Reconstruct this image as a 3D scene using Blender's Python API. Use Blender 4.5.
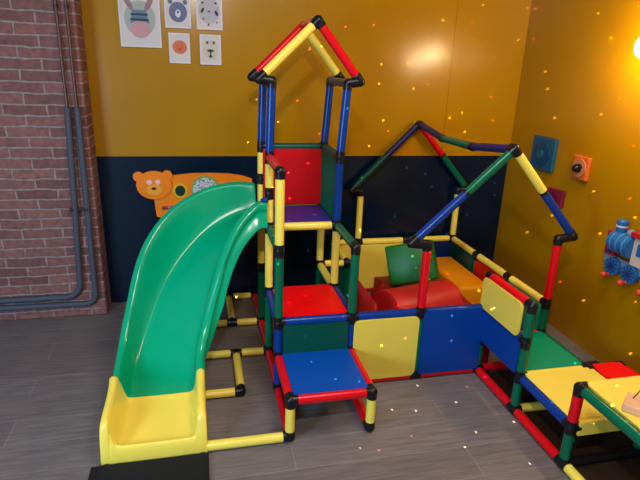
import bpy, bmesh, math, random
from mathutils import Vector, Matrix
random.seed(7)
C = bpy.context.scene
for o in list(bpy.data.objects): bpy.data.objects.remove(o)
COL = C.collection

def V(x, y, z):                       # play-frame centimetres (0 = axis of the floor tubes) to metres
    if z > 120 and -12 < x < 60 and 70 < y < 130: x += (z-120)/40*(1.2+x/40*1.4)   # the tower's top leans a little
    return Vector((x/100, y/100, (z+2.6)/100))

# ------------------------------------------------------------------ camera
cam = bpy.data.cameras.new('camera'); co = bpy.data.objects.new('camera', cam); COL.objects.link(co)
yaw, pitch, roll = 0.2315, 0.3224, 0.0365
f = Vector((math.sin(yaw)*math.cos(pitch), math.cos(yaw)*math.cos(pitch), -math.sin(pitch)))
r = Vector((math.cos(yaw), -math.sin(yaw), 0)); u = r.cross(f)
r2 = r*math.cos(roll)+u*math.sin(roll); u2 = -r*math.sin(roll)+u*math.cos(roll)
M = Matrix((r2, u2, -f)).transposed().to_4x4(); M.translation = V(-36.3, -202.1, 167.9)
co.matrix_world = M
cam.sensor_fit = 'HORIZONTAL'; cam.sensor_width = 36; cam.lens = 517.4*36/640; cam.clip_start = .02
C.camera = co

# ------------------------------------------------------------------ world, lights, exposure
w = bpy.data.worlds.new('room_glow'); C.world = w; w.use_nodes = True
w.node_tree.nodes['Background'].inputs[0].default_value = (.85, .88, 1, 1)
w.node_tree.nodes['Background'].inputs[1].default_value = .16
def light(name, kind, loc, power, col, size=.05, aim=None):
    l = bpy.data.lights.new(name, kind); l.energy = power; l.color = col
    if kind == 'AREA': l.size = size
    else: l.shadow_soft_size = size
    o = bpy.data.objects.new(name, l); COL.objects.link(o); o.location = loc
    if aim is not None: o.rotation_euler = (aim-loc).to_track_quat('-Z', 'Y').to_euler()
    return o
light('ceiling_lamp', 'POINT', V(-42, -200, 265), 118, (1, .95, .88), .05)
light('overhead_fill', 'AREA', V(50, -70, 288), 34, (1, .96, .9), .7, V(50, -60, 0))  # added soft fill from above, no visible source; brightens the upward-facing surfaces
light('window_daylight', 'AREA', V(-262, -215, 130), 105, (.42, .68, 1), .9, V(-20, 60, 40))
light('side_lamp', 'POINT', V(186, 46, 184), 15, (1, .72, .36), .05)
light('side_lamp', 'POINT', V(180, 22, 178), 16, (1, .74, .42), .05)
# party laser: a spot whose beam is broken into dots
ls = light('party_laser', 'SPOT', V(60, -170, 215), 60, (1, 1, 1), 0.0, V(150, 90, 60))
ls.data.spot_size = math.radians(66); ls.data.spot_blend = .1; ls.data.shadow_soft_size = 0.0
ls.data.use_nodes = True; nt = ls.data.node_tree; N = nt.nodes; L = nt.links
em = N['Emission']; tc = N.new('ShaderNodeTexCoord')
vo = N.new('ShaderNodeTexVoronoi'); vo.voronoi_dimensions = '2D'; vo.inputs['Scale'].default_value = 13
sp = N.new('ShaderNodeSeparateXYZ'); L.new(tc.outputs['Normal'], sp.inputs[0]); cbn = N.new('ShaderNodeCombineXYZ')
for k in (0, 1):
    dv = N.new('ShaderNodeMath'); dv.operation = 'DIVIDE'; L.new(sp.outputs[k], dv.inputs[0]); L.new(sp.outputs[2], dv.inputs[1]); L.new(dv.outputs[0], cbn.inputs[k])
L.new(cbn.outputs[0], vo.inputs['Vector'])
lt = N.new('ShaderNodeMath'); lt.operation = 'LESS_THAN'; lt.inputs[1].default_value = .034
L.new(vo.outputs['Distance'], lt.inputs[0])
mu = N.new('ShaderNodeMath'); mu.operation = 'MULTIPLY'; mu.inputs[1].default_value = 36
L.new(lt.outputs[0], mu.inputs[0]); L.new(mu.outputs[0], em.inputs['Strength'])
rp = N.new('ShaderNodeValToRGB'); rp.color_ramp.interpolation = 'CONSTANT'
rp.color_ramp.elements[0].color = (1, .9, .6, 1); rp.color_ramp.elements[1].position = .68; rp.color_ramp.elements[1].color = (1, .12, .16, 1)
sx = N.new('ShaderNodeSeparateColor'); L.new(vo.outputs['Color'], sx.inputs[0]); L.new(sx.outputs[0], rp.inputs[0]); L.new(rp.outputs[0], em.inputs['Color'])

C.view_settings.view_transform = 'Standard'; C.view_settings.look = 'None'
C.view_settings.gamma = 1; C.view_settings.use_curve_mapping = False
C.view_settings.exposure = 0.0

# ------------------------------------------------------------------ materials
def s2l(c): return tuple(((v/255+.055)/1.055)**2.4 if v > 10 else v/255/12.92 for v in c)
MC = {}
def mat(name, rgb, rough=.4, vary=.06, scale=9, bump=0, metal=0, coat=0, emis=0, spec=.3):
    if name in MC: return MC[name]
    m = bpy.data.materials.new(name); m.use_nodes = True; n = m.node_tree.nodes; l = m.node_tree.links
    b = n['Principled BSDF']; b.inputs['Roughness'].default_value = rough; b.inputs['Metallic'].default_value = metal
    b.inputs['Coat Weight'].default_value = coat; b.inputs['Specular IOR Level'].default_value = spec
    t = n.new('ShaderNodeTexCoord'); ns = n.new('ShaderNodeTexNoise'); ns.inputs['Scale'].default_value = scale; ns.inputs['Detail'].default_value = 4
    l.new(t.outputs['Object'], ns.inputs['Vector'])
    mx = n.new('ShaderNodeMix'); mx.data_type = 'RGBA'; c = s2l(rgb)
    mx.inputs[6].default_value = (*[v*(1-vary) for v in c], 1); mx.inputs[7].default_value = (*[min(1, v*(1+vary)) for v in c], 1)
    l.new(ns.outputs[0], mx.inputs[0]); l.new(mx.outputs[2], b.inputs['Base Color'])
    if bump:
        bp = n.new('ShaderNodeBump'); bp.inputs['Strength'].default_value = bump; bp.inputs['Distance'].default_value = .002
        l.new(ns.outputs[0], bp.inputs['Height']); l.new(bp.outputs[0], b.inputs['Normal'])
    if emis:
        b.inputs['Emission Color'].default_value = (*c, 1); b.inputs['Emission Strength'].default_value = emis
    MC[name] = m; return m
RED = mat('red_plastic', (214, 10, 24), .26); YEL = mat('yellow_plastic', (240, 212, 84), .26)
BLU = mat('blue_plastic', (4, 52, 128), .26); GRN = mat('green_plastic', (0, 94, 64), .26)
BLK = mat('black_plastic', (20, 20, 23), .32); DGR = mat('dark_green_plastic', (0, 72, 56), .4)
DGY = mat('dark_grey_plastic', (48, 46, 50), .35); NVY = mat('navy_plastic', (36, 32, 84), .4)
LYE = mat('pale_yellow_panel', (226, 200, 76), .45, .04); PRP = mat('violet_panel', (52, 44, 140), .35)
REDP = mat('red_panel', (244, 4, 12), .42); BLUP = mat('blue_panel', (0, 72, 164), .42); GRNP = mat('green_panel', (0, 140, 98), .4)
MAT = dict(r=RED, y=YEL, b=BLU, g=GRN, k=BLK, d=DGR, n=DGY, v=NVY)
CN = dict(r='red tube', y='yellow tube', b='blue tube', g='green tube', k='black tube', d='dark green tube', n='dark grey tube', v='navy blue tube')

# ------------------------------------------------------------------ mesh helpers
def obj(name, bm, m, parent=None, smooth=None, label=None):
    me = bpy.data.meshes.new(name); bmesh.ops.recalc_face_normals(bm, faces=bm.faces[:]); bm.to_mesh(me); bm.free()
    for mm in (m if isinstance(m, (list, tuple)) else [m]): me.materials.append(mm)
    o = bpy.data.objects.new(name, me); COL.objects.link(o)
    if parent is not None: o.parent = parent; o.matrix_parent_inverse = Matrix.Translation(-parent_loc(parent))
    if smooth is not None:
        for p in me.polygons: p.use_smooth = True
        if smooth < 180:
            me.set_sharp_from_angle(angle=math.radians(smooth))
    if label: o['label'] = label
    return o
def parent_loc(p):
    v = Vector(p.location)
    q = p.parent
    return v if q is None or p.type == 'EMPTY' else Vector(ROOTLOC.get(p.name, (0, 0, 0)))
ROOTLOC = {}
def tag(o, label, cat, group=None, kind=None):
    o['label'] = label; o['category'] = cat
    if group: o['group'] = group
    if kind: o['kind'] = kind
    return o
def thing(name, loc, label, cat, group=None):
    o = bpy.data.objects.new(name, None); COL.objects.link(o); o.location = loc; o.empty_display_size = .05
    return tag(o, label, cat, group)
def child(name, bm, m, parent, smooth=None, label=None):
    """mesh built in world coordinates, parented without moving (thing roots only translate)"""
    root = parent
    while root.parent: root = root.parent
    bmesh.ops.translate(bm, verts=bm.verts, vec=-Vector(root.location))
    me = bpy.data.meshes.new(name); bmesh.ops.recalc_face_normals(bm, faces=bm.faces[:]); bm.to_mesh(me); bm.free()
    for mm in (m if isinstance(m, (list, tuple)) else [m]): me.materials.append(mm)
    o = bpy.data.objects.new(name, me); COL.objects.link(o); o.parent = parent
    if smooth is not None:
        for p in me.polygons: p.use_smooth = True
        if smooth < 180: me.set_sharp_from_angle(angle=math.radians(smooth))
    if label: o['label'] = label
    return o
def cyl(bm, a, b, r, seg=20, r2=None, cap=True):
    d = b-a; mx = Matrix.Translation((a+b)/2) @ d.to_track_quat('Z', 'Y').to_matrix().to_4x4()
    return bmesh.ops.create_cone(bm, cap_ends=cap, segments=seg, radius1=r, radius2=r if r2 is None else r2, depth=d.length, matrix=mx)['verts']
def ball(bm, c, r, sc=(1, 1, 1), seg=20):
    return bmesh.ops.create_uvsphere(bm, u_segments=seg, v_segments=seg//2+2, radius=r, matrix=Matrix.Translation(c) @ Matrix.Diagonal((*sc, 1)))['verts']
def box(bm, a, b, bev=0, seg=2, rot=None):
    c = (a+b)/2; s = Vector([abs(b[i]-a[i]) for i in range(3)])
    mx = Matrix.Translation(c) @ (rot.to_4x4() if rot else Matrix()) @ Matrix.Diagonal((*s, 1))
    vs = bmesh.ops.create_cube(bm, size=1, matrix=mx)['verts']
    if bev:
        es = {e for v in vs for e in v.link_edges}
        bmesh.ops.bevel(bm, geom=list(es), offset=bev, segments=seg, affect='EDGES', profile=.5)
def prism(bm, pts, n):
    """pts: world points of a planar outline, n: thickness vector"""
    a = [bm.verts.new(p) for p in pts]; b = [bm.verts.new(p+n) for p in pts]
    bm.faces.new(a); bm.faces.new(b[::-1])
    for i in range(len(a)):
        j = (i+1) % len(a); bm.faces.new((a[i], b[i], b[j], a[j]))
def rrect(w, h, r, n=4):
    out = []
    for cx, cy, a0 in ((w-r, h-r, 0), (-w+r, h-r, 90), (-w+r, -h+r, 180), (w-r, -h+r, 270)):
        for k in range(n+1):
            a = math.radians(a0+90*k/n); out.append((cx+r*math.cos(a), cy+r*math.sin(a)))
    return out

# ------------------------------------------------------------------ setting
def node_wall(name, yellow, navy=None, zsplit=1.08, seam=None, rough=.33):
    m = bpy.data.materials.new(name); m.use_nodes = True; n = m.node_tree.nodes; l = m.node_tree.links; b = n['Principled BSDF']
    g = n.new('ShaderNodeNewGeometry'); s = n.new('ShaderNodeSeparateXYZ'); l.new(g.outputs['Position'], s.inputs[0])
    ns = n.new('ShaderNodeTexNoise'); ns.inputs['Scale'].default_value = 2.5; ns.inputs['Detail'].default_value = 6; l.new(g.outputs['Position'], ns.inputs['Vector'])
    mx = n.new('ShaderNodeMix'); mx.data_type = 'RGBA'; c = s2l(yellow)
    mx.inputs[6].default_value = (*[v*.93 for v in c], 1); mx.inputs[7].default_value = (*[v*1.07 for v in c], 1); l.new(ns.outputs[0], mx.inputs[0])
    out = mx.outputs[2]
    def less(sock, v):
        q = n.new('ShaderNodeMath'); q.operation = 'LESS_THAN'; q.inputs[1].default_value = v; l.new(sock, q.inputs[0]); return q.outputs[0]
    def mixc(fac, col):
        nonlocal out
        q = n.new('ShaderNodeMix'); q.data_type = 'RGBA'; l.new(fac, q.inputs[0]); l.new(out, q.inputs[6]); q.inputs[7].default_value = (*s2l(col), 1); out = q.outputs[2]
    if seam is not None:
        a = n.new('ShaderNodeMath'); a.operation = 'SUBTRACT'; a.inputs[1].default_value = seam; l.new(s.outputs[0], a.inputs[0])
        bb = n.new('ShaderNodeMath'); bb.operation = 'ABSOLUTE'; l.new(a.outputs[0], bb.inputs[0]); mixc(less(bb.outputs[0], .002), (110, 76, 8))
    if navy: mixc(less(s.outputs[2], zsplit), navy)
    l.new(out, b.inputs['Base Color']); b.inputs['Roughness'].default_value = rough; b.inputs['Specular IOR Level'].default_value = .42
    n2 = n.new('ShaderNodeTexNoise'); n2.inputs['Scale'].default_value = 60; l.new(g.outputs['Position'], n2.inputs['Vector'])
    bp = n.new('ShaderNodeBump'); bp.inputs['Strength'].default_value = .05; bp.inputs['Distance'].default_value = .002; l.new(n2.outputs[0], bp.inputs['Height']); l.new(bp.outputs[0], b.inputs['Normal'])
    return m
def struct(name, bm, m, parent=None):
    o = obj(name, bm, m); o['kind'] = 'structure'
    if parent: o.parent = parent
    return o

# floor of grey-brown boards
m = bpy.data.materials.new('floor_boards'); m.use_nodes = True; n = m.node_tree.nodes; l = m.node_tree.links; b = n['Principled BSDF']
g = n.new('ShaderNodeNewGeometry'); br = n.new('ShaderNodeTexBrick'); l.new(g.outputs['Position'], br.inputs['Vector'])
br.inputs['Scale'].default_value = 1; br.inputs['Brick Width'].default_value = 1.3; br.inputs['Row Height'].default_value = .19; br.inputs['Mortar Size'].default_value = .0016
br.inputs['Color1'].default_value = (*s2l((118, 108, 106)), 1); br.inputs['Color2'].default_value = (*s2l((108, 98, 97)), 1); br.inputs['Mortar'].default_value = (*s2l((140, 130, 128)), 1); br.offset = .37
mp = n.new('ShaderNodeMapping'); mp.inputs['Scale'].default_value = (3, 38, 1); l.new(g.outputs['Position'], mp.inputs[0])
ns = n.new('ShaderNodeTexNoise'); ns.inputs['Scale'].default_value = 1.6; ns.inputs['Detail'].default_value = 8; ns.inputs['Distortion'].default_value = .5; l.new(mp.outputs[0], ns.inputs['Vector'])
cr = n.new('ShaderNodeMapRange'); cr.inputs[1].default_value = .3; cr.inputs[2].default_value = .7; cr.inputs[3].default_value = .72; cr.inputs[4].default_value = 1.18; l.new(ns.outputs[0], cr.inputs[0])
mu = n.new('ShaderNodeMix'); mu.data_type = 'RGBA'; mu.blend_type = 'MULTIPLY'; mu.inputs[0].default_value = 1; l.new(br.outputs[0], mu.inputs[6]); l.new(cr.outputs[0], mu.inputs[7])
l.new(mu.outputs[2], b.inputs['Base Color']); b.inputs['Roughness'].default_value = .5
bm = bmesh.new(); box(bm, Vector((-3, -4, -.05)), Vector((2.05, 1.75, 0))); struct('floor', bm, m)
bm = bmesh.new(); box(bm, Vector((-3, 1.70, 0)), Vector((2.05, 1.75, 2.95))); struct('wall_back', bm, node_wall('ochre_and_navy_paint', (168, 116, 0), (2, 22, 42), 1.083, 1.46, .22))
bm = bmesh.new(); box(bm, Vector((2.045, -4, 0)), Vector((2.09, 1.75, 2.95))); struct('wall_right', bm, node_wall('ochre_paint', (166, 114, 0), rough=.3))
bm = bmesh.new(); box(bm, Vector((-3, -4, 2.95)), Vector((2.09, 1.75, 3.0))); struct('ceiling', bm, mat('ceiling_paint', (120, 112, 100), .8))
# brick wall
m = bpy.data.materials.new('brickwork'); m.use_nodes = True; n = m.node_tree.nodes; l = m.node_tree.links; b = n['Principled BSDF']
g = n.new('ShaderNodeNewGeometry'); s = n.new('ShaderNodeSeparateXYZ'); l.new(g.outputs['Position'], s.inputs[0])
ad = n.new('ShaderNodeMath'); ad.operation = 'ADD'; l.new(s.outputs[0], ad.inputs[0]); l.new(s.outputs[1], ad.inputs[1])
cb = n.new('ShaderNodeCombineXYZ'); l.new(ad.outputs[0], cb.inputs[0]); l.new(s.outputs[2], cb.inputs[1])
nw = n.new('ShaderNodeTexNoise'); nw.inputs['Scale'].default_value = 9; l.new(g.outputs['Position'], nw.inputs['Vector'])
va = n.new('ShaderNodeVectorMath'); va.operation = 'MULTIPLY_ADD'; va.inputs[1].default_value = (.02, .02, 0); l.new(nw.outputs['Color'], va.inputs[0]); l.new(cb.outputs[0], va.inputs[2])
br = n.new('ShaderNodeTexBrick'); l.new(va.outputs[0], br.inputs['Vector']); br.inputs['Scale'].default_value = 1
br.inputs['Brick Width'].default_value = .245; br.inputs['Row Height'].default_value = .0655; br.inputs['Mortar Size'].default_value = .007; br.inputs['Mortar Smooth'].default_value = .35
br.inputs['Color1'].default_value = (*s2l((138, 88, 80)), 1); br.inputs['Color2'].default_value = (*s2l((112, 68, 64)), 1); br.inputs['Mortar'].default_value = (*s2l((150, 126, 122)), 1)
n2 = n.new('ShaderNodeTexNoise'); n2.inputs['Scale'].default_value = 30; n2.inputs['Detail'].default_value = 8; l.new(g.outputs['Position'], n2.inputs['Vector'])
cr = n.new('ShaderNodeMapRange'); cr.inputs[1].default_value = .3; cr.inputs[2].default_value = .7; cr.inputs[3].default_value = .7; cr.inputs[4].default_value = 1.2; l.new(n2.outputs[0], cr.inputs[0])
mu = n.new('ShaderNodeMix'); mu.data_type = 'RGBA'; mu.blend_type = 'MULTIPLY'; mu.inputs[0].default_value = 1; l.new(br.outputs[0], mu.inputs[6]); l.new(cr.outputs[0], mu.inputs[7]); l.new(mu.outputs[2], b.inputs['Base Color'])
b.inputs['Roughness'].default_value = .85
sb = n.new('ShaderNodeMath'); sb.operation = 'MULTIPLY_ADD'; sb.inputs[1].default_value = -1; l.new(br.outputs['Fac'], sb.inputs[0]); l.new(n2.outputs[0], sb.inputs[2])
bp = n.new('ShaderNodeBump'); bp.inputs['Distance'].default_value = .008; bp.inputs['Strength'].default_value = .8; l.new(sb.outputs[0], bp.inputs['Height']); l.new(bp.outputs[0], b.inputs['Normal'])
bm = bmesh.new(); box(bm, Vector((-3, 1.505, 0)), Vector((-1.05, 1.70, 2.95)), .012, 3); struct('wall_left', bm, m)

# ------------------------------------------------------------------ climbing frame
TR = .0235
frame = thing('climbing_frame', V(0, 40, -2.6), 'large climbing frame of coloured plastic tubes with black joints and two gabled roofs', 'climbing frame')
nodes = {}
def T(a, b, c, gap=3.2):
    A, B = V(*a), V(*b); d = (B-A).normalized()
    nodes.setdefault(a, []).append(d); nodes.setdefault(b, []).append(-d)
    bm = bmesh.new(); s = cyl(bm, A+d*gap/100, B-d*(gap if b[0] > -30 else 0)/100, TR, 24)
    es = [e for e in bm.edges if len(e.link_faces) == 2 and any(len(q.verts) > 4 for q in e.link_faces)]
    bmesh.ops.bevel(bm, geom=es, offset=.002, segments=2, affect='EDGES')
    child('tube', bm, MAT[c], frame, 40, CN[c])
def chain(pts, cols):
    for i, c in enumerate(cols): T(pts[i], pts[i+1], c)
# step at the front
for x in (0, 40): T((x, 0, 0), (x, 0, 20), 'y'); T((x, 0, 0), (x, 40, 0), 'r'); T((x, 0, 20), (x, 40, 20), 'r')
T((0, 0, 20), (40, 0, 20), 'r')
chain([(0, 40, 0), (0, 40, 20), (0, 40, 40)], 'bb'); chain([(40, 40, 0), (40, 40, 20), (40, 40, 40)], 'bb')
T((0, 40, 20), (40, 40, 20), 'b'); T((0, 40, 40), (40, 40, 40), 'b')
# middle platform
T((0, 40, 40), (0, 80, 40), 'b'); T((40, 40, 40), (40, 80, 40), 'b'); T((0, 80, 40), (40, 80, 40), 'r')
T((0, 40, 40), (0, 40, 80), 'g'); T((0, 40, 80), (0, 40, 120), 'y'); T((40, 40, 40), (40, 40, 80), 'g')
T((0, 40, 80), (0, 80, 80), 'g'); T((40, 40, 80), (40, 80, 80), 'g'); T((0, 40, 120), (0, 80, 120), 'r')
# tower
T((0, 80, 0), (0, 80, 40), 'g'); T((0, 80, 40), (0, 80, 80), 'y'); chain([(0, 80, 80), (0, 80, 100), (0, 80, 120)], 'yy'); T((0, 80, 120), (0, 80, 160), 'b')
T((0, 120, 0), (0, 120, 40), 'g'); T((0, 120, 40), (0, 120, 80), 'y'); chain([(0, 120, 80), (0, 120, 100), (0, 120, 120)], 'yy'); T((0, 120, 120), (0, 120, 160), 'b')
T((40, 80, 0), (40, 80, 40), 'g'); T((40, 80, 40), (40, 80, 80), 'y'); T((40, 80, 80), (40, 80, 120), 'b'); T((40, 80, 120), (40, 80, 160), 'b')
T((40, 120, 0), (40, 120, 40), 'g'); T((40, 120, 40), (40, 120, 80), 'y'); T((40, 120, 80), (40, 120, 120), 'b'); T((40, 120, 120), (40, 120, 160), 'b')
T((0, 80, 80), (40, 80, 80), 'y'); T((0, 120, 80), (40, 120, 80), 'y'); T((0, 80, 80), (0, 120, 80), 'y'); T((40, 80, 80), (40, 120, 80), 'b')
T((0, 120, 120), (40, 120, 120), 'd'); T((40, 80, 120), (40, 120, 120), 'd'); T((40, 80, 40), (40, 120, 40), 'y')
T((40, 120, 40), (60, 120, 40), 'y')
T((0, 80, 160), (0, 120, 160), 'n'); T((40, 80, 160), (40, 120, 160), 'n')
# left floor line and slide supports
chain([(0, 40, 0), (0, 80, 0), (0, 120, 0), (0, 163, 0)], 'rrr')
T((0, 0, 0), (-39, 0, 0), 'y')
T((-20, 40, 0), (-20, 80, 0), 'y'); T((-20, 120, 0), (-20, 163, 0), 'y')
for y in (80, 120, 163): T((0, y, 0), (-20, y, 0), 'y'); T((-20, y, 0), (-40, y, 0), 'y')
T((-20, 40, 0), (-39, 40, 0), 'y')
# ball pen
T((40, 40, 40), (80, 40, 40), 'b'); T((80, 40, 40), (120, 40, 40), 'b')
T((40, 40, 0), (80, 40, 0), 'r'); T((80, 40, 0), (120, 40, 0), 'r'); T((120, 40, 0), (160, 40, 0), 'r')
T((80, 40, 0), (80, 40, 40), 'g'); chain([(120, 40, 0), (120, 40, 20), (120, 40, 40)], 'gg'); chain([(160, 40, 0), (160, 40, 20), (160, 40, 40)], 'gg')
RY = 163
T((160, 40, 40), (160, 80, 40), 'y'); T((160, 80, 40), (160, 122, 40), 'y'); T((160, 122, 40), (160, RY, 40), 'y')
T((60, RY, 40), (80, RY, 40), 'y'); T((80, RY, 40), (120, RY, 40), 'y'); T((120, RY, 40), (160, RY, 40), 'y'); T((60, RY, 40), (60, 120, 40), 'y')
for x, y in ((60, RY), (80, RY), (120, RY), (160, RY), (160, 80), (160, 122), (60, 120)): T((x, y, 0), (x, y, 40), 'g')
for a, b in (((60, RY), (80, RY)), ((80, RY), (120, RY)), ((120, RY), (160, RY)), ((160, RY), (160, 122)), ((160, 122), (160, 80)), ((160, 80), (160, 40)), ((60, RY), (60, 120)), ((40, 120), (60, 120)), ((40, 80), (40, 120)), ((40, 40), (40, 80))):
    T((*a, 0), (*b, 0), 'r')
T((80, 40, 40), (80, 40, 80), 'r'); T((160, 40, 40), (160, 40, 80), 'r'); T((80, RY, 40), (80, RY, 80), 'y'); T((160, RY, 40), (160, RY, 80), 'y')
# low steps on the right
T((120, 40, 60), (120, 0, 60), 'r'); T((120, 0, 40), (120, 0, 60), 'g'); T((120, 40, 40), (120, 40, 60), 'g')
T((120, 40, 40), (120, 0, 40), 'b'); chain([(120, 0, 0), (120, 0, 20), (120, 0, 40)], 'gg')
T((120, 40, 0), (120, 0, 0), 'r'); T((120, 0, 0), (120, -40, 0), 'r'); T((120, -40, 0), (120, -80, 0), 'y'); T((120, -80, 0), (120, -120, 0), 'y')
T((120, 0, 20), (120, -40, 20), 'b'); T((120, -40, 0), (120, -40, 20), 'g'); T((120, -40, 20), (120, -40, 40), 'r')
T((120, -40, 40), (120, -80, 40), 'g'); T((120, -80, 40), (120, -120, 40), 'g'); T((120, -40, 40), (160, -40, 40), 'y'); T((160, -40, 40), (198, -40, 40), 'y')
T((120, 0, 0), (160, 0, 0), 'y'); T((120, -40, 0), (160, -40, 0), 'k'); T((160, -40, 0), (198, -40, 0), 'k')
T((160, 40, 20), (160, 0, 20), 'g'); T((160, 0, 0), (160, 0, 20), 'g'); T((160, 0, 20), (181, 0, 20), 'r'); T((181, 0, 0), (181, 0, 20), 'g'); T((120, 0, 20), (160, 0, 20), 'y')
T((120, 40, 20), (160, 40, 20), 'r'); T((160, 0, 20), (160, -40, 20), 'y'); T((181, 0, 20), (181, -40, 20), 'r'); T((120, -40, 20), (160, -40, 20), 'y'); T((160, -40, 20), (181, -40, 20), 'y')
T((160, -40, 0), (160, -40, 20), 'g'); T((160, -40, 20), (160, -40, 40), 'r'); T((181, -40, 0), (181, -40, 20), 'g')
T((198, -40, 0), (198, -40, 40), 'g')
for x in (120, 160, 198): T((x, -120, 0), (x, -120, 40), 'b')
T((120, -120, 40), (160, -120, 40), 'g'); T((160, -120, 40), (198, -120, 40), 'g'); T((198, -40, 40), (198, -120, 40), 'g')
# connectors for every grid joint
def connector(p, dirs, r=.0252, arm=.034):
    bm = bmesh.new(); c = V(*p); ball(bm, c, r+.0014)
    done = []
    for d in dirs:
        if any((d-e).length < .01 for e in done): continue
        done.append(d); cyl(bm, c, c+d*arm, r, 20)
    child('connector', bm, BLK, frame, 35)
for p, ds in nodes.items():
    if p[0] > -30: connector(p, ds)
# gabled roofs
def tube_free(A, B, c, r=TR):
    bm = bmesh.new(); cyl(bm, A, B, r, 24); child('tube', bm, MAT[c], frame, 40, CN[c])
def joint(pts, r=.026):
    bm = bmesh.new()
    for p in pts: ball(bm, p, r+.0008, seg=16)
    for a, b in zip(pts, pts[1:]): cyl(bm, a, b, r, 20)
    child('connector', bm, BLK, frame, 35)
def gable(y, xl, xr, z, over, xa, za, left, right, split=False):
    ap = V(xa, y, za)
    for x, sgn, cols in ((xl, -1, left), (xr, 1, right)):
        foot = V(x+sgn*over, y, z+1); d = (ap-foot).normalized()
        joint([V(x, y, z), foot, foot+d*.034])
        a, b = foot+d*.03, ap-d*.034
        if len(cols) == 1: tube_free(a, b, cols)
        else:
            m_ = a.lerp(b, .54); tube_free(a, m_-d*.006, cols[0]); tube_free(m_+d*.006, b, cols[1])
            bm = bmesh.new(); cyl(bm, m_-d*.008, m_+d*.008, .0255, 20); child('connector', bm, BLK, frame, 35)
    return ap
a1 = gable(80, 0, 40, 160, 6.5, 21.5, 190.5, 'y', 'r'); a2 = gable(120, 0, 40, 160, 6.5, 21.5, 190.5, 'r', 'y')
def apex(ap, xl, xr, z, y, over, dy, m=BLK):
    dl = (V(xl-over, y, z+1)-ap).normalized(); dr = (V(xr+over, y, z+1)-ap).normalized()
    bm = bmesh.new(); ball(bm, ap, .028, seg=16)
    for d in (dl, dr, Vector((0, dy, 0))): cyl(bm, ap, ap+d*.036, .0255, 20)
    child('connector', bm, m, frame, 35)
apex(a1, 0, 40, 160, 80, 6.5, 1); apex(a2, 0, 40, 160, 120, 6.5, -1, RED)
tube_free(a1+Vector((0, .04, 0)), a2-Vector((0, .04, 0)), 'r')
b1 = gable(40, 80, 160, 80, 9.3, 123.4, 130.8, 'bg', 'by'); b2 = gable(RY, 80, 160, 80, 7.5, 122, 130.5, 'dv', 'gr')
apex(b1, 80, 160, 80, 40, 8.5, 1); apex(b2, 80, 160, 80, RY, 7.5, -1)
q1 = V(122, 81, 126); q2 = V(122, 122, 125.5)
pp = [b1, q1, q2, b2]
for i, c in enumerate('vgv'):
    d = (pp[i+1]-pp[i]).normalized(); tube_free(pp[i]+d*(.04 if i == 0 else .012), pp[i+1]-d*(.04 if i == 2 else .012), c)
for q in (q1, q2): joint([q-Vector((0, .012, 0)), q+Vector((0, .012, 0))])

# panels: centre, half sizes along two axes, thickness along the third
def panel(c, hu, hv, axis, m, label=None, cr=2.6, th=1.5):
    """axis = normal axis; hu, hv half extents on the remaining axes (x before y before z)"""
    bm = bmesh.new(); ax = [i for i in range(3) if i != axis]; base = V(*c); pts = []
    for a, b in rrect(hu, hv, cr, 4):
        p = base.copy(); p[ax[0]] += a/100; p[ax[1]] += b/100; p[axis] -= th/200; pts.append(p)
    nv = Vector((0, 0, 0)); nv[axis] = th/100; prism(bm, pts, nv)
    es = [e for e in bm.edges if len(e.link_faces) == 2 and any(len(f.verts) > 4 for f in e.link_faces)]
    bmesh.ops.bevel(bm, geom=es, offset=.003, segments=2, affect='EDGES')
    return child('panel', bm, m, frame, 35, label)
TOPZ = 1.7
panel((20, 20, 20+TOPZ), 18.3, 19.8, 2, BLUP, 'blue step panel', 1.5)
panel((20, 60, 40+TOPZ), 18.2, 18.0, 2, REDP, 'red platform panel', 1.5)
panel((20, 100, 80+TOPZ), 18.4, 18.2, 2, PRP, 'violet blue deck panel', 1.5)
panel((20, 38, 30.4), 17.8, 8.4, 1, DGR, 'dark green panel', 1.0)
panel((60, 38.0, 19.8), 19, 18.9, 1, LYE, 'pale yellow square panel', 3.4)
panel((100, 38.0, 21), 18.9, 20, 1, mat('deep_blue_panel', (2, 58, 140), .42), 'blue square panel', 1.5)
panel((20, 118.5, 101.2), 20, 18, 1, mat('deep_red_panel', (196, 6, 14), .4), 'deep red square panel', 1.5)
panel((39, 100, 100.6), 18.6, 18, 0, mat('matt_green_panel', (0, 96, 66), .7, spec=.1), 'dark green square panel', 1.5)
panel((117.6, 22.4, 50), 18.8, 9.4, 0, LYE, 'pale yellow half panel', 3.2)
panel((118.2, 20, 30), 18.8, 9.2, 0, mat('deep_blue_panel', (2, 58, 140), .42), 'blue half panel', 1.5)
panel((140, 20, 20+TOPZ), 18.6, 18.9, 2, GRNP, 'green platform panel', 1.5)
panel((140, -20, 20+TOPZ), 18.9, 18.6, 2, YEL, 'yellow platform panel', 1.5)
panel((171.5, -18, 20+TOPZ), 8.8, 18.6, 2, REDP, 'red platform panel', 1.5)
panel((140, -41.6, 19.6), 18, 3.6, 1, YEL, 'yellow edge panel', 1)
panel((141, -58.6, 40+TOPZ), 18.6, 19.5, 2, YEL, 'yellow table panel', 1.5); panel((179, -58.6, 40+TOPZ), 19, 19.5, 2, YEL, 'yellow table panel', 1.5)
panel((141, -98.6, 40+TOPZ), 18.6, 19.5, 2, YEL, 'yellow table panel', 1.5); panel((179, -98.6, 40+TOPZ), 19, 19.5, 2, YEL, 'yellow table panel', 1.5)
panel((100, RY-2, 19.5), 18.9, 18.4, 1, LYE, 'pale yellow square panel', 2); panel((140, RY-2, 19.5), 18.9, 18.4, 1, mat('dark_blue_panel', (8, 34, 92), .45), 'dark blue square panel', 2)
panel((70, RY-2, 19.5), 8.9, 18.4, 1, LYE, 'pale yellow half panel', 2)
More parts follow.
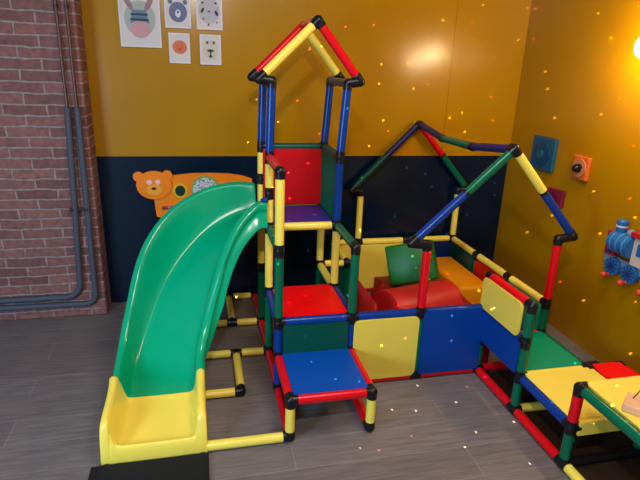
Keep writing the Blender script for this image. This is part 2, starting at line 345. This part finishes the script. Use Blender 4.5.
panel((158, 142.5, 19.5), 18.9, 18.4, 0, DGR, 'dark green square panel', 2); panel((158, 101, 19.5), 18.9, 18.4, 0, mat('deep_red_panel', (196, 6, 14)), 'deep red square panel', 2)
panel((158, 60, 19.5), 18.6, 18.4, 0, GRNP, 'green square panel', 2)
panel((62, 141.5, 19.5), 19, 18.4, 0, REDP, 'red square panel', 2); panel((50, 121.5, 19.5), 9, 18.4, 1, DGR, 'dark green half panel', 1.5)
panel((42, 100, 19.5), 18.6, 18.4, 0, DGR, 'dark green square panel', 2); panel((42, 60, 19.5), 18.6, 18.4, 0, GRNP, 'green square panel', 2)

# ------------------------------------------------------------------ slide
SG = mat('slide_green', (0, 160, 112), .18, .03, 4, coat=.25, spec=.35); SY = mat('slide_yellow', (248, 218, 84), .24, .03, 4, coat=.3, spec=.5)
slide = thing('slide', V(-61, 20, -2.6), 'green curved plastic slide with a yellow end, coming down from the tower', 'slide')
def interp(tab, t):
    for (a, va), (b_, vb) in zip(tab, tab[1:]):
        if t <= b_: k = (t-a)/(b_-a); return va+(vb-va)*k
    return tab[-1][1]
def smooth_tab(vals, step=10):
    n_ = len(vals)
    def fn(t):
        x = max(0, min(n_-1.0001, t/step)); i = int(x); k = x-i
        p0 = vals[max(i-1, 0)]; p1 = vals[i]; p2 = vals[i+1]; p3 = vals[min(i+2, n_-1)]
        return .5*((2*p1)+(-p0+p2)*k+(2*p0-5*p1+4*p2-p3)*k*k+(-p0+3*p1-3*p2+p3)*k**3)
    return fn
zb_ = smooth_tab([80.5, 79, 75, 68.5, 60, 50, 38, 24.5, 14.5, 9.5, 8]); zo_ = smooth_tab([95.5, 97, 95.8, 92, 86, 76.5, 62, 41, 27, 21, 19.5]); zi_ = smooth_tab([95, 95.5, 90.5, 84, 75, 64, 50, 37, 28, 22.5, 20])
def section(zb, zo, zi, k, floor_lip=False):
    RI = 39.5+3.2*k; RO = 83-2.8*k; q = 1-k; w = 1-.5*k
    hi = zi-zb; ho = zo-zb
    def L_(top, d): return max(-2.3, top-d)
    if floor_lip: a = [(RI-3.6, -2.3), (RI-3.6, zi*.25), (RI-3.6, zi*.6), (RI-3.5, zi-1.4)]; z_ = [(RO+2.8, zo-1.4), (RO+2.9, zo*.6), (RO+3, zo*.25), (RO+3.1, -2.3)]
    else:
        a = [(RI-3.0-3.5*q, L_(zi, 9+5*q)), (RI-2.9-1.6*q, L_(zi, 7.5+2*q)), (RI-2.4, L_(zi, 5.4)), (RI-4.0, L_(zi, 4.2)), (RI-4.2, L_(zi, 1.6))]
        z_ = [(RO+3.2, L_(zo, 1.8)), (RO+3.0, L_(zo, 4.2)), (RO+1.6, L_(zo, 5.2)), (RO+2.0, L_(zo, 9))]
    return a+[(RI-3.2, zi-.2), (RI-1.6, zi+.5), (RI-.2, zi-.2), (RI+.6*w, zi-1.8), (RI+1.4*w, zb+hi*.62), (RI+2.4*w, zb+hi*.32), (RI+4.2*w, zb+hi*.1), (RI+7*w, zb+.2), (RI+12*w, zb),
           (60, zb-.1), (RO-16*w, zb), (RO-10*w, zb+.1), (RO-8.4*w, zb+ho*.06+.2), (RO-6.8*w, zb+ho*.2), (RO-5*w, zb+ho*.42), (RO-3.2*w, zb+ho*.68), (RO-1.6*w, zo-1.8), (RO-.6, zo-.2), (RO+.9, zo+.5), (RO+2.4, zo-.2)]+z_
def loft(rows, name, m):
    bm = bmesh.new(); prev = None
    for row in rows:
        vs = [bm.verts.new(p) for p in row]
        if prev:
            for i in range(len(vs)-1): bm.faces.new((prev[i], vs[i], vs[i+1], prev[i+1]))
        prev = vs
    o = child(name, bm, m, slide, 180)
    sd = o.modifiers.new('thick', 'SOLIDIFY'); sd.thickness = .006; sd.offset = 0
    ss = o.modifiers.new('smooth', 'SUBSURF'); ss.levels = 1; ss.render_levels = 2
    return o
rows = []
for k in range(0, 47):
    t = 2.6+87.4*k/46; a = math.radians(t)
    rows.append([V(-r_*math.sin(a), 40+r_*math.cos(a), z) for r_, z in section(zb_(t), zo_(t), zi_(t), max(0, min(1, (t-55)/30)))])
rows.append([V(-r_, 36, z) for r_, z in section(zb_(95), zo_(95), zi_(95), 1)]); rows.append([V(-r_, 31, z) for r_, z in section(7.5, 18.8, 18.8, 1)])
loft(rows, 'chute', SG)
rows = []
for y, zb, zr, e in ((32, 8.2, 20.0, .5), (31, 7.9, 21.8, .8), (29.5, 7.2, 22, .8), (28, 6.7, 21.2, .6), (22, 5.4, 19.8, .5), (15, 4.2, 18.8, .7), (8, 3.4, 17.8, 1), (3, 3.2, 16.6, 1.2), (1.6, 4.0, 15, 1.2), (.4, 5.6, 12, 1.2), (-.6, 6.0, 8.2, 1.1), (-1.4, 4.4, 5, 1), (-1.8, 1, 1.4, 1), (-1.8, -2.2, -2.0, 1)):
    rows.append([V(-(r_+(e if r_ > 60 else -e*.4)), y, max(z, -2.3)) for r_, z in section(zb, zr, zr, 1, True)])
loft(rows, 'tray', SY)
bm = bmesh.new(); cyl(bm, V(-3.6, 78.5, 96.2), V(-3.6, 76.2, 96.2), .016, 16); ball(bm, V(-2.5, 77.6, 96.6), .018); child('bolt_cap', bm, BLU, slide, 40, 'blue cap')

# ------------------------------------------------------------------ floor mat
bm = bmesh.new(); box(bm, V(-88.5, -62, -2.6), V(-38, -2.6, -1.4), .005); o = obj('floor_cover', bm, mat('black_mat', (16, 19, 25), .85, .2, 90, .6), smooth=35)
tag(o, 'black rectangular mat on the floor before the yellow end of the slide', 'mat')

bm = bmesh.new(); box(bm, V(121.5, -122, -2.6), V(203, 38, -2.1), .001); o = obj('floor_cover', bm, mat('dark_brown_sheet', (52, 34, 20), .85, .2, 60, .4), smooth=35)  # thin dark brown sheet laid over the boards below the low platforms
tag(o, 'thin dark brown sheet on the floor under the low yellow platforms', 'mat')

# ------------------------------------------------------------------ foam blocks in the pen
def foam(name, rgb): return mat(name, rgb, .42, .08, 7, .25)
FR = foam('red_foam_cover', (186, 34, 32)); FD = foam('dark_red_foam_cover', (150, 20, 26)); FG = foam('green_foam_cover', (18, 100, 28)); FO = foam('orange_foam_cover', (224, 140, 10))
def blob(bm, bev=.012):
    bmesh.ops.bevel(bm, geom=bm.edges[:], offset=bev, segments=3, affect='EDGES', profile=.5)
def foamthing(name, bm, m, label, cat='foam block'):
    o = obj(name, bm, m, smooth=50); return tag(o, label, cat, 'foam play blocks in the pen')
bm = bmesh.new(); box(bm, V(70, 44, -2.5), V(131, 88, 27), .02, 3); foamthing('foam_mat', bm, FD, 'dark red foam block lying flat under the half-round red one')
# half-round block on top
bm = bmesh.new(); pts = [Vector((0, .155-.155*math.cos(math.radians(a)), .165*math.sin(math.radians(a))**.8)) for a in range(0, 181, 9)]; prism(bm, pts, Vector((.46, 0, 0)))
es = [e for e in bm.edges if any(len(q.verts) > 4 for q in e.link_faces)]; bmesh.ops.bevel(bm, geom=es, offset=.012, segments=3, affect='EDGES')
bmesh.ops.transform(bm, matrix=Matrix.Translation(V(71.5, 45, 27.3)) @ Matrix.Rotation(math.radians(13), 4, 'Z'), verts=bm.verts)
foamthing('foam_roll', bm, FR, 'bright red half-round foam block, topmost at the front of the pen')
# green upright block
bm = bmesh.new(); box(bm, V(83, 89.5, -2.5), V(129, 130, 24.6), .02, 3); foamthing('foam_mat', bm, FD, 'dark red foam block that the green block leans up from')
bm = bmesh.new(); box(bm, Vector((-.16, -.07, -.135)), Vector((.16, .07, .135)), .015, 3)
bmesh.ops.transform(bm, matrix=Matrix.Rotation(math.radians(-28), 4, 'Z') @ Matrix.Rotation(math.radians(-17), 4, 'Y') @ Matrix.Rotation(math.radians(-18), 4, 'X'), verts=bm.verts)
zm = min(v.co.z for v in bm.verts); bmesh.ops.translate(bm, verts=bm.verts, vec=V(102, 107, 24.8)-Vector((0, 0, zm)))
foamthing('foam_block', bm, FG, 'green foam block leaning upright at the back of the pen')
bm = bmesh.new(); box(bm, V(132, 84, -2.5), V(155.5, 154, 13), .02, 3); foamthing('foam_mat', bm, FO, 'lower orange foam block, mostly hidden under the other orange one')
bm = bmesh.new(); box(bm, V(132, 92, 13.2), V(155.5, 153, 28.5), .02, 3); foamthing('foam_mat', bm, FO, 'upper orange foam block with a wide flat top beside the right pen panels')
# red wedges at left
def wedge(x0, x1, y0, y1, z0, z1, rz, xr, m, label):
    bm = bmesh.new(); pts = [V(x0, y0, z0), V(x1, y0, z0), V(xr, y0, z1)]; prism(bm, pts, Vector((0, (y1-y0)/100, 0))); blob(bm, .01)
    c = V((x0+x1)/2, (y0+y1)/2, z0); bmesh.ops.transform(bm, matrix=Matrix.Translation(c) @ Matrix.Rotation(math.radians(rz), 4, 'Z') @ Matrix.Translation(-c), verts=bm.verts)
    foamthing('foam_wedge', bm, m, label)
wedge(44.5, 69, 46, 84, -2.5, 44, 0, 56, FR, 'red foam wedge at the left front corner of the pen, behind the green post')
wedge(56, 82, 88.8, 99, -2.5, 37, 0, 76, FD, 'dark red foam wedge behind the half-round red one, left of the green block')

# ------------------------------------------------------------------ wall pictures
PAPER = mat('print_paper', (205, 192, 186), .6); FRM = mat('white_frame', (214, 202, 196), .5)
YW = 1.70
def disc(bm, x, z, rx, rz, y0, y1, seg=28, a0=0, a1=360, rot=0):
    pts = []
    full = a1-a0 >= 360
    for k in range(seg if full else seg+1):
        a = math.radians(a0+(a1-a0)*k/seg); px, pz = rx*math.cos(a), rz*math.sin(a); c_, s_ = math.cos(math.radians(rot)), math.sin(math.radians(rot))
        p = V(x+px*c_-pz*s_, 0, z+px*s_+pz*c_); p.y = y0; pts.append(p)
    prism(bm, pts, Vector((0, y1-y0, 0)))
def poly(bm, xz, y0, y1):
    pts = []
    for x, z in xz: p = V(x, 0, z); p.y = y0; pts.append(p)
    prism(bm, pts, Vector((0, y1-y0, 0)))
def picture(x0, x1, z0, z1, label, art):
    t = thing('picture', Vector(((x0+x1)/200, YW, (z0+2.6)/100)), label, 'picture', 'framed animal prints on the ochre wall')
    bm = bmesh.new()
    w = 1.1
    for a, b_, c_, d_ in ((x0, x1, z0, z0+w), (x0, x1, z1-w, z1), (x0, x0+w, z0+w, z1-w), (x1-w, x1, z0+w, z1-w)):
        A = V(a, 0, c_); B = V(b_, 0, d_); A.y = YW-.014; B.y = YW-.0005; box(bm, A, B)
    child('frame', bm, FRM, t)
    bm = bmesh.new(); A = V(x0+w, 0, z0+w); B = V(x1-w, 0, z1-w); A.y = YW-.009; B.y = YW-.001; box(bm, A, B); child('print', bm, PAPER, t)
    for k, (fn, col) in enumerate(art):
        bm = bmesh.new(); fn(bm, YW-.0095-.0006*k, YW-.0088); child('drawing', bm, mat('ink_%d_%d_%d' % col, col, .6), t)
def D(*a, **k): return lambda bm, y0, y1: disc(bm, *a, y0, y1, **k)
def P(xz): return lambda bm, y0, y1: poly(bm, xz, y0, y1)
def MANY(fs):
    def g_(bm, y0, y1):
        for f_ in fs: f_(bm, y0, y1)
    return g_
cx, cz = -71, 193
picture(-83.5, -58.5, 176, 209, 'largest picture, a striped round animal with curly horns, at the left of the animal prints', [
    (D(cx, cz, 9.5, 10.5), (160, 164, 152)), (D(cx, cz-6.5, 6, 5), (198, 140, 140)),
    (MANY([P([(cx-5.6, cz-3), (cx-4.4, cz+5), (cx+4, cz+5), (cx+5.6, cz-3), (cx+3, cz-1.6), (cx-3, cz-1.6)])]), (98, 118, 132)),
    (MANY([P([(cx-5.2, cz+3), (cx+4.8, cz+3), (cx+5, cz+1.8), (cx-5.4, cz+1.8)]), P([(cx-5.6, cz), (cx+5.2, cz), (cx+5.4, cz-1.3), (cx-5.8, cz-1.3)])]), (48, 58, 82)),
    (MANY([D(cx-6.5, cz+9, 1.6, 5, rot=30), D(cx+6, cz+9, 1.6, 5, rot=-30)]), (150, 112, 112))])
cx, cz = -47.5, 198
picture(-55.7, -39.6, 188.5, 212, 'picture of a grey-blue bear head, top middle of the animal prints', [
    (MANY([D(cx, cz, 5.6, 6), D(cx-4.6, cz+6, 1.4, 1.4), D(cx+4.6, cz+6, 1.4, 1.4)]), (98, 104, 130)), (D(cx, cz-.8, 1.7, 2.4), (205, 200, 205)), (D(cx, cz, .6, .8), (60, 50, 60))])
cx, cz = -28, 198
picture(-36, -19.6, 188.4, 212, 'picture of a spotted pale face with dark eyes, top right of the animal prints', [
    (D(cx, cz+2, 6.6, 8), (176, 168, 170)),
    (MANY([D(cx-4.2, cz+2, .8, 1.8, rot=-30), D(cx+4.6, cz+.6, .9, 1.8, rot=25), D(cx-4, cz+6.5, .8, .6), D(cx+4.2, cz+6.5, .8, .6), D(cx-3.8, cz-3, .5, .6), D(cx-.6, cz-6.5, .5, .8), D(cx+4.8, cz-5, .5, .6), D(cx, cz+1.4, .8, .5)]), (52, 42, 46))])
cx, cz = -47.4, 177
picture(-54.2, -40.9, 167, 185.6, 'small picture of an orange round lion face, below the bear print', [
    (D(cx, cz, 4.6, 4.2, seg=40), (204, 104, 66)), (D(cx, cz-1, 1.2, .9), (170, 76, 50)), (MANY([D(cx-1.6, cz+1, .35, .35), D(cx+1.6, cz+1, .35, .35)]), (90, 40, 30))])
cx, cz = -27.8, 177
picture(-34.6, -20.9, 166.8, 185.5, 'small picture of a cream face, lower right of the animal prints', [
    (D(cx, cz-1, 5, 6), (196, 184, 162)), (MANY([D(cx-2, cz+3.6, .9, 1), D(cx+2.2, cz+3.6, .8, 1.1), D(cx, cz-1.4, 2.4, .9), P([(cx-.5, cz-1), (cx+.5, cz-1), (cx+.5, cz-5), (cx-.5, cz-5)]), D(cx, cz-5, 1.3, .8)]), (98, 78, 66))])

# ------------------------------------------------------------------ bear activity board
ORG = mat('orange_board', (242, 128, 8), .4); ORL = mat('light_orange', (238, 158, 44), .4)
bear = thing('activity_board', Vector((-.3, YW, .66)), 'long orange bear-shaped activity board on the navy wall behind the slide', 'wall toy')
bx = lambda u_: -71.3+(u_-150)*.626
bz = lambda v_: 86-(v_-185)*.72
bm = bmesh.new()
out = [(152, 195), (154, 217), (158, 218), (200, 224), (262, 224), (262, 180), (250, 176.5), (235, 174.6), (215, 173.8), (195, 174), (172, 176)]
poly(bm, [(bx(a), bz(b_)) for a, b_ in out], YW-.016, YW-.001); child('body_board', bm, ORG, bear)
bm = bmesh.new(); disc(bm, bx(153.5), bz(185), 11.8, 10, YW-.032, YW-.014, 40); hd = child('head', bm, ORG, bear)
bm = bmesh.new(); disc(bm, bx(137.4), bz(176.6), 3.5, 3.5, YW-.030, YW-.010); child('ear', bm, ORG, hd)
bm = bmesh.new(); disc(bm, bx(168), bz(175.6), 3.5, 3.5, YW-.030, YW-.010); child('ear', bm, ORG, hd)
bm = bmesh.new(); disc(bm, bx(153.5), bz(189.5), 5.2, 3.9, YW-.036, YW-.03); child('muzzle', bm, ORL, hd, label='lighter orange muzzle')
bm = bmesh.new(); disc(bm, bx(153.2), bz(188), 1.7, 1.0, YW-.039, YW-.034); child('nose', bm, mat('brown_nose', (92, 32, 20)), hd, label='brown nose')
for ux in (148.6, 157.8):
    bm = bmesh.new(); disc(bm, bx(ux), bz(182), 1.7, 1.7, YW-.035, YW-.03); disc(bm, bx(ux)+.3, bz(182.6), .7, .7, YW-.037, YW-.033); child('eye', bm, mat('pale_pink_eye', (232, 190, 190)), hd, label='pale pink eye')
bm = bmesh.new(); disc(bm, bx(181.2), bz(191), 5.2, 5.6, YW-.022, YW-.014, 32); rg = child('ring', bm, mat('yellow_ring', (226, 172, 20)), bear, label='yellow ring')
bm = bmesh.new(); disc(bm, bx(181.2), bz(191), 3.4, 3.8, YW-.026, YW-.02, 32); child('knob', bm, mat('dark_green_knob', (10, 52, 30)), rg, label='dark green disc')
bm = bmesh.new(); disc(bm, bx(209), bz(191), 10, 10.5, YW-.022, YW-.014, 40); rg = child('dial_rim', bm, mat('lime_rim', (130, 160, 80)), bear, label='pale green rim')
m = bpy.data.materials.new('scribbled_disc'); m.use_nodes = True; n = m.node_tree.nodes; l = m.node_tree.links
t_ = n.new('ShaderNodeTexCoord'); vv = n.new('ShaderNodeTexNoise'); vv.inputs['Scale'].default_value = 45; vv.inputs['Distortion'].default_value = 2; l.new(t_.outputs['Object'], vv.inputs['Vector'])
rr = n.new('ShaderNodeValToRGB'); rr.color_ramp.elements[0].position = .38; rr.color_ramp.elements[0].color = (.03, .04, .04, 1); rr.color_ramp.elements[1].position = .47; rr.color_ramp.elements[1].color = (.55, .58, .55, 1)
l.new(vv.outputs[0], rr.inputs[0]); l.new(rr.outputs[0], n['Principled BSDF'].inputs['Base Color'])
bm = bmesh.new(); disc(bm, bx(209), bz(191), 8.6, 9.1, YW-.025, YW-.02, 40); child('dial', bm, m, rg, label='white dial with dark scribbles')
bm = bmesh.new(); c = Vector((bx(164)/100, YW-.02, (bz(208)+2.6)/100)); cyl(bm, c-Vector((.02, 0, 0)), c+Vector((.05, 0, .008)), .005, 10); rod = child('rod', bm, mat('steel_rod', (130, 120, 110), .3, metal=.8), bear)
for k, cc in enumerate(((110, 70, 60), (180, 60, 60), (190, 120, 130))):
    bm = bmesh.new(); ball(bm, c+Vector((-.012+.02*k, -.004, .003*k)), .013, seg=14); child('bead', bm, mat('bead_%d' % k, cc), rod, 180)

# ------------------------------------------------------------------ toys on the right wall (mounted on x = 2.045)
XW = 2.045
def wbox(bm, y0, y1, z0, z1, d0, d1, bev=.004): box(bm, Vector((XW-d1/100, y0/100, (z0+2.6)/100)), Vector((XW-d0/100, y1/100, (z1+2.6)/100)), bev)
def wdisc(bm, y, z, r_, d0, d1, seg=28):
    cyl(bm, Vector((XW-d0/100, y/100, (z+2.6)/100)), Vector((XW-d1/100, y/100, (z+2.6)/100)), r_/100, seg)
TB = mat('teal_blue', (24, 80, 108), .45); TBD = mat('deep_teal', (16, 62, 96), .45)
t = thing('wall_toy', Vector((XW, 1.24, 1.02)), 'square teal-blue toy panel with a round centre on the ochre right wall', 'wall toy', 'sensory panels on the right wall')
bm = bmesh.new(); wbox(bm, 112, 137.5, 103, 126.5, .1, 3, .008); child('board', bm, TB, t)
bm = bmesh.new(); wdisc(bm, 124.5, 114.5, 8.5, 3, 4); wh = child('wheel', bm, TBD, t); bm = bmesh.new(); wdisc(bm, 124.5, 114.5, 3, 4, 5.6); child('knob', bm, TB, wh, 40)
OT = mat('orange_toy', (206, 96, 36), .45)
t = thing('wall_toy', Vector((XW, .84, 1.05)), 'small square orange toy panel with a dark centre, beside the teal one', 'wall toy', 'sensory panels on the right wall')
bm = bmesh.new(); wbox(bm, 77.5, 92, 104.3, 119.5, .1, 3, .008); child('board', bm, OT, t)
bm = bmesh.new(); wdisc(bm, 84.5, 112, 6, 3, 3.8); wh = child('dial', bm, mat('peach_toy', (190, 120, 80)), t, label='peach dial'); bm = bmesh.new(); wdisc(bm, 84, 112, 2.8, 3.8, 6); ball(bm, Vector((XW-.06, .84, 1.146)), .026); child('knob', bm, BLK, wh, 40, 'black knob')
MG = mat('magenta_toy', (124, 22, 52), .45)
t = thing('wall_toy', Vector((XW, 1.04, .84)), 'small dark pink toy panel on the right wall behind the slanted blue tube', 'wall toy', 'sensory panels on the right wall')
bm = bmesh.new(); wbox(bm, 95.5, 112, 82, 93.5, .1, 3, .008); child('board', bm, MG, t); bm = bmesh.new(); wdisc(bm, 103, 88, 3.6, 3, 4.2); child('dial', bm, mat('plum_toy', (96, 14, 50)), t)
# train
t = thing('toy_train', Vector((XW, .37, .60)), 'blue and red wooden toy train board hanging on the right wall at the picture edge', 'wall toy')
TBL = mat('train_blue', (36, 96, 150), .4); TRD = mat('train_red', (170, 30, 36), .4); TGR = mat('train_grey', (120, 128, 150), .45)
bm = bmesh.new(); wbox(bm, 8, 52, 62.5, 67.5, .1, 4); child('chassis', bm, TGR, t)
bm = bmesh.new()
wbox(bm, 44, 51.5, 67.5, 82, .1, 5)
bu = child('bumper_panel', bm, TRD, t)
for k in range(4):
    bm = bmesh.new(); wbox(bm, 45, 50.5, 69+3.3*k, 70.2+3.3*k, 5, 5.4, .001); child('slat', bm, mat('train_dark_blue', (26, 44, 96)), bu)
bm = bmesh.new(); c0 = Vector((XW-.05, .45, .80)); cyl(bm, c0, c0-Vector((0, .145, 0)), .062, 28); child('boiler', bm, TBL, t, 40)
for k in range(3):
    bm = bmesh.new(); c1 = Vector((XW-.05, .425-.045*k, .80)); cyl(bm, c1, c1-Vector((0, .008, 0)), .0645, 28); child('band', bm, mat('train_band', (70, 130, 180)), t, 40)
bm = bmesh.new(); c0 = Vector((XW-.05, .42, .845)); cyl(bm, c0, c0+Vector((0, 0, .075)), .026, 20, .032); ball(bm, c0+Vector((0, 0, .075)), .032, (1, 1, .5)); ch = child('chimney', bm, TBL, t, 40)
bm = bmesh.new(); cyl(bm, c0+Vector((0, 0, .045)), c0+Vector((0, 0, .055)), .0325, 20); child('chimney_ring', bm, mat('train_white', (196, 190, 190)), ch, 40, 'white ring')
bm = bmesh.new(); ball(bm, Vector((XW-.05, .345, .872)), .024); child('dome', bm, TGR, t, 40)
bm = bmesh.new(); wbox(bm, 12, 30.5, 67.5, 84, .1, 6); cb_ = child('cab', bm, mat('train_cream', (196, 176, 160)), t)
bm = bmesh.new(); wbox(bm, 11, 32, 84, 87, .1, 8); child('cab_roof', bm, TRD, cb_); bm = bmesh.new(); wbox(bm, 15, 27, 74, 81, 6, 6.4); child('window', bm, TBL, cb_)
for y in (42, 29, 15):
    bm = bmesh.new(); wdisc(bm, y, 62, 5.4, 4, 6.5); wh = child('wheel', bm, TBL, t, 40)
    for k in range(5):
        a = k*math.pi/5; bm = bmesh.new(); cc = Vector((XW-.066, y/100, .646)); d = Vector((0, math.cos(a), math.sin(a)))*.045; cyl(bm, cc-d, cc+d, .0035, 8); child('spoke', bm, mat('train_dark_blue', (26, 44, 96)), wh)
    bm = bmesh.new(); c1 = Vector((XW-.04, (y+1)/100, .592)); cyl(bm, c1, c1-Vector((.05, 0, 0)), .012, 14); ball(bm, c1-Vector((.055, 0, 0)), .018); child('peg', bm, mat('peg_red', (206, 60, 50)), t, 40, 'red peg')
t.location.y -= .035
# wall lamp at the right edge of the view
t = thing('wall_lamp', Vector((XW, .49, 1.86)), 'glowing warm wall lamp high on the right wall at the picture edge', 'lamp')
bm = bmesh.new(); wdisc(bm, 45, 184, 5, .1, 2.5); child('wall_plate', bm, mat('brass', (150, 110, 50), .3, metal=.9), t, 40)
bm = bmesh.new(); cyl(bm, Vector((XW-.02, .45, 1.86)), Vector((XW-.09, .45, 1.86)), .01, 12); child('arm', bm, mat('brass', (150, 110, 50)), t, 40)
bm = bmesh.new(); ball(bm, Vector((XW-.11, .45, 1.865)), .042, (1, 1, 1.35)); child('bulb', bm, mat('bulb_glow', (255, 226, 150), .4, 0, emis=40), t, 180)

# ------------------------------------------------------------------ bead maze on the table
t = thing('bead_maze', V(134, -66, 42.5), 'wooden bead maze base with bent wires standing on the yellow table top', 'toy')
WD = mat('beech_wood', (222, 168, 128), .5, .12, 20)
bm = bmesh.new()
box(bm, Vector((-.13, -.055, 0)), Vector((.13, .055, .035)), .006)
bmesh.ops.transform(bm, matrix=Matrix.Translation(V(135, -66.5, 42.5)) @ Matrix.Rotation(math.radians(-52), 4, 'Z'), verts=bm.verts); child('base', bm, WD, t)
def wire(pts, m, r_=.0022):
    bm = bmesh.new()
    for a, b_ in zip(pts, pts[1:]): cyl(bm, a, b_, r_, 8, cap=False)
    return child('wire', bm, m, t, 180)
A = V(129.5, -57.5, 46); pts = [A+Vector((.02*math.sin(k*.5), -.004*k, .02*k)) for k in range(9)] + [A+Vector((.02+.02*k, -.04-.01*k, .17+.01*math.sin(k))) for k in range(6)] + [A+Vector((.14, -.10, .15-.03*k)) for k in range(6)]
wire(pts, mat('dark_wire', (60, 50, 44), .4)); 
pts = [V(135, -68, 46)+Vector((.06*math.sin(k*.45), .03*math.cos(k*.45), .17*math.sin(k*math.pi/14))) for k in range(15)]; w2 = wire(pts, mat('yellow_wire', (230, 190, 40), .4))
for k in (4, 7, 9):
    bm = bmesh.new(); ball(bm, pts[k], .012, seg=14); child('bead', bm, (YEL, RED, BLU)[k % 3], w2, 180)

# ------------------------------------------------------------------ heating pipes on the brick wall
def sweep(path, r_, seg=14):
    bm = bmesh.new(); prev = None; n_ = len(path)
    for i, p in enumerate(path):
        d = (path[min(i+1, n_-1)]-path[max(i-1, 0)]).normalized(); q = d.to_track_quat('Z', 'Y')
        side = Vector((0, 1, 0)); up = d.cross(side).normalized()
        vs = [bm.verts.new(p+(side*math.cos(2*math.pi*k/seg)+up*math.sin(2*math.pi*k/seg))*r_) for k in range(seg)]
        if prev:
            for k in range(seg): bm.faces.new((prev[k], prev[(k+1) % seg], vs[(k+1) % seg], vs[k]))
        else: bm.faces.new(vs[::-1])
        prev = vs
    bm.faces.new(prev); return bm
INS = mat('pipe_insulation', (72, 74, 84), .6, .1, 30, .3); PMT = mat('painted_pipe', (92, 66, 58), .35, .1, 30, metal=.5)
def pipe(xt, xb, zb, yb, R_, label):
    t = thing('heating_pipe', V(xb, 148, 0), label, 'pipe', 'pipes on the brick wall')
    y = 147.6
    low = [V(-300, y-yb, zb+1.5)] + [V(xb-R_-40, y-yb, zb)] + [V(xb-R_+R_*math.sin(math.radians(a)), y, zb+R_-R_*math.cos(math.radians(a))) for a in range(0, 91, 10)] + [V(xb+(xt-xb)*.6, y, 90), V(xt, y, 139)]
    child('insulation', sweep(low, .0195), INS, t, 60, 'dark grey foam sleeve')
    child('bare_pipe', sweep([V(xt, y, 137), V(xt, y, 160), V(xt+.3, y, 292)], .0095), PMT, t, 60, 'bare metal pipe')
    for z in (75, 196):
        bm = bmesh.new(); cyl(bm, V(xt+(xb-xt)*(.75 if z == 75 else 0), y, z-1), V(xt+(xb-xt)*(.75 if z == 75 else 0), y, z+1), .021 if z == 75 else .013, 16); box(bm, V(xt-1, y, z-.8), V(xt+1, 150.4, z+.8)); child('clip', bm, DGY, t, 35)
pipe(-114.8, -119.5, 13.8, 0, 10, 'dark grey heating pipe nearer the left on the brick wall, bending along the floor')
pipe(-109.2, -110.5, 8.2, 0, 7, 'dark grey heating pipe nearest the corner of the brick wall, lower bend')
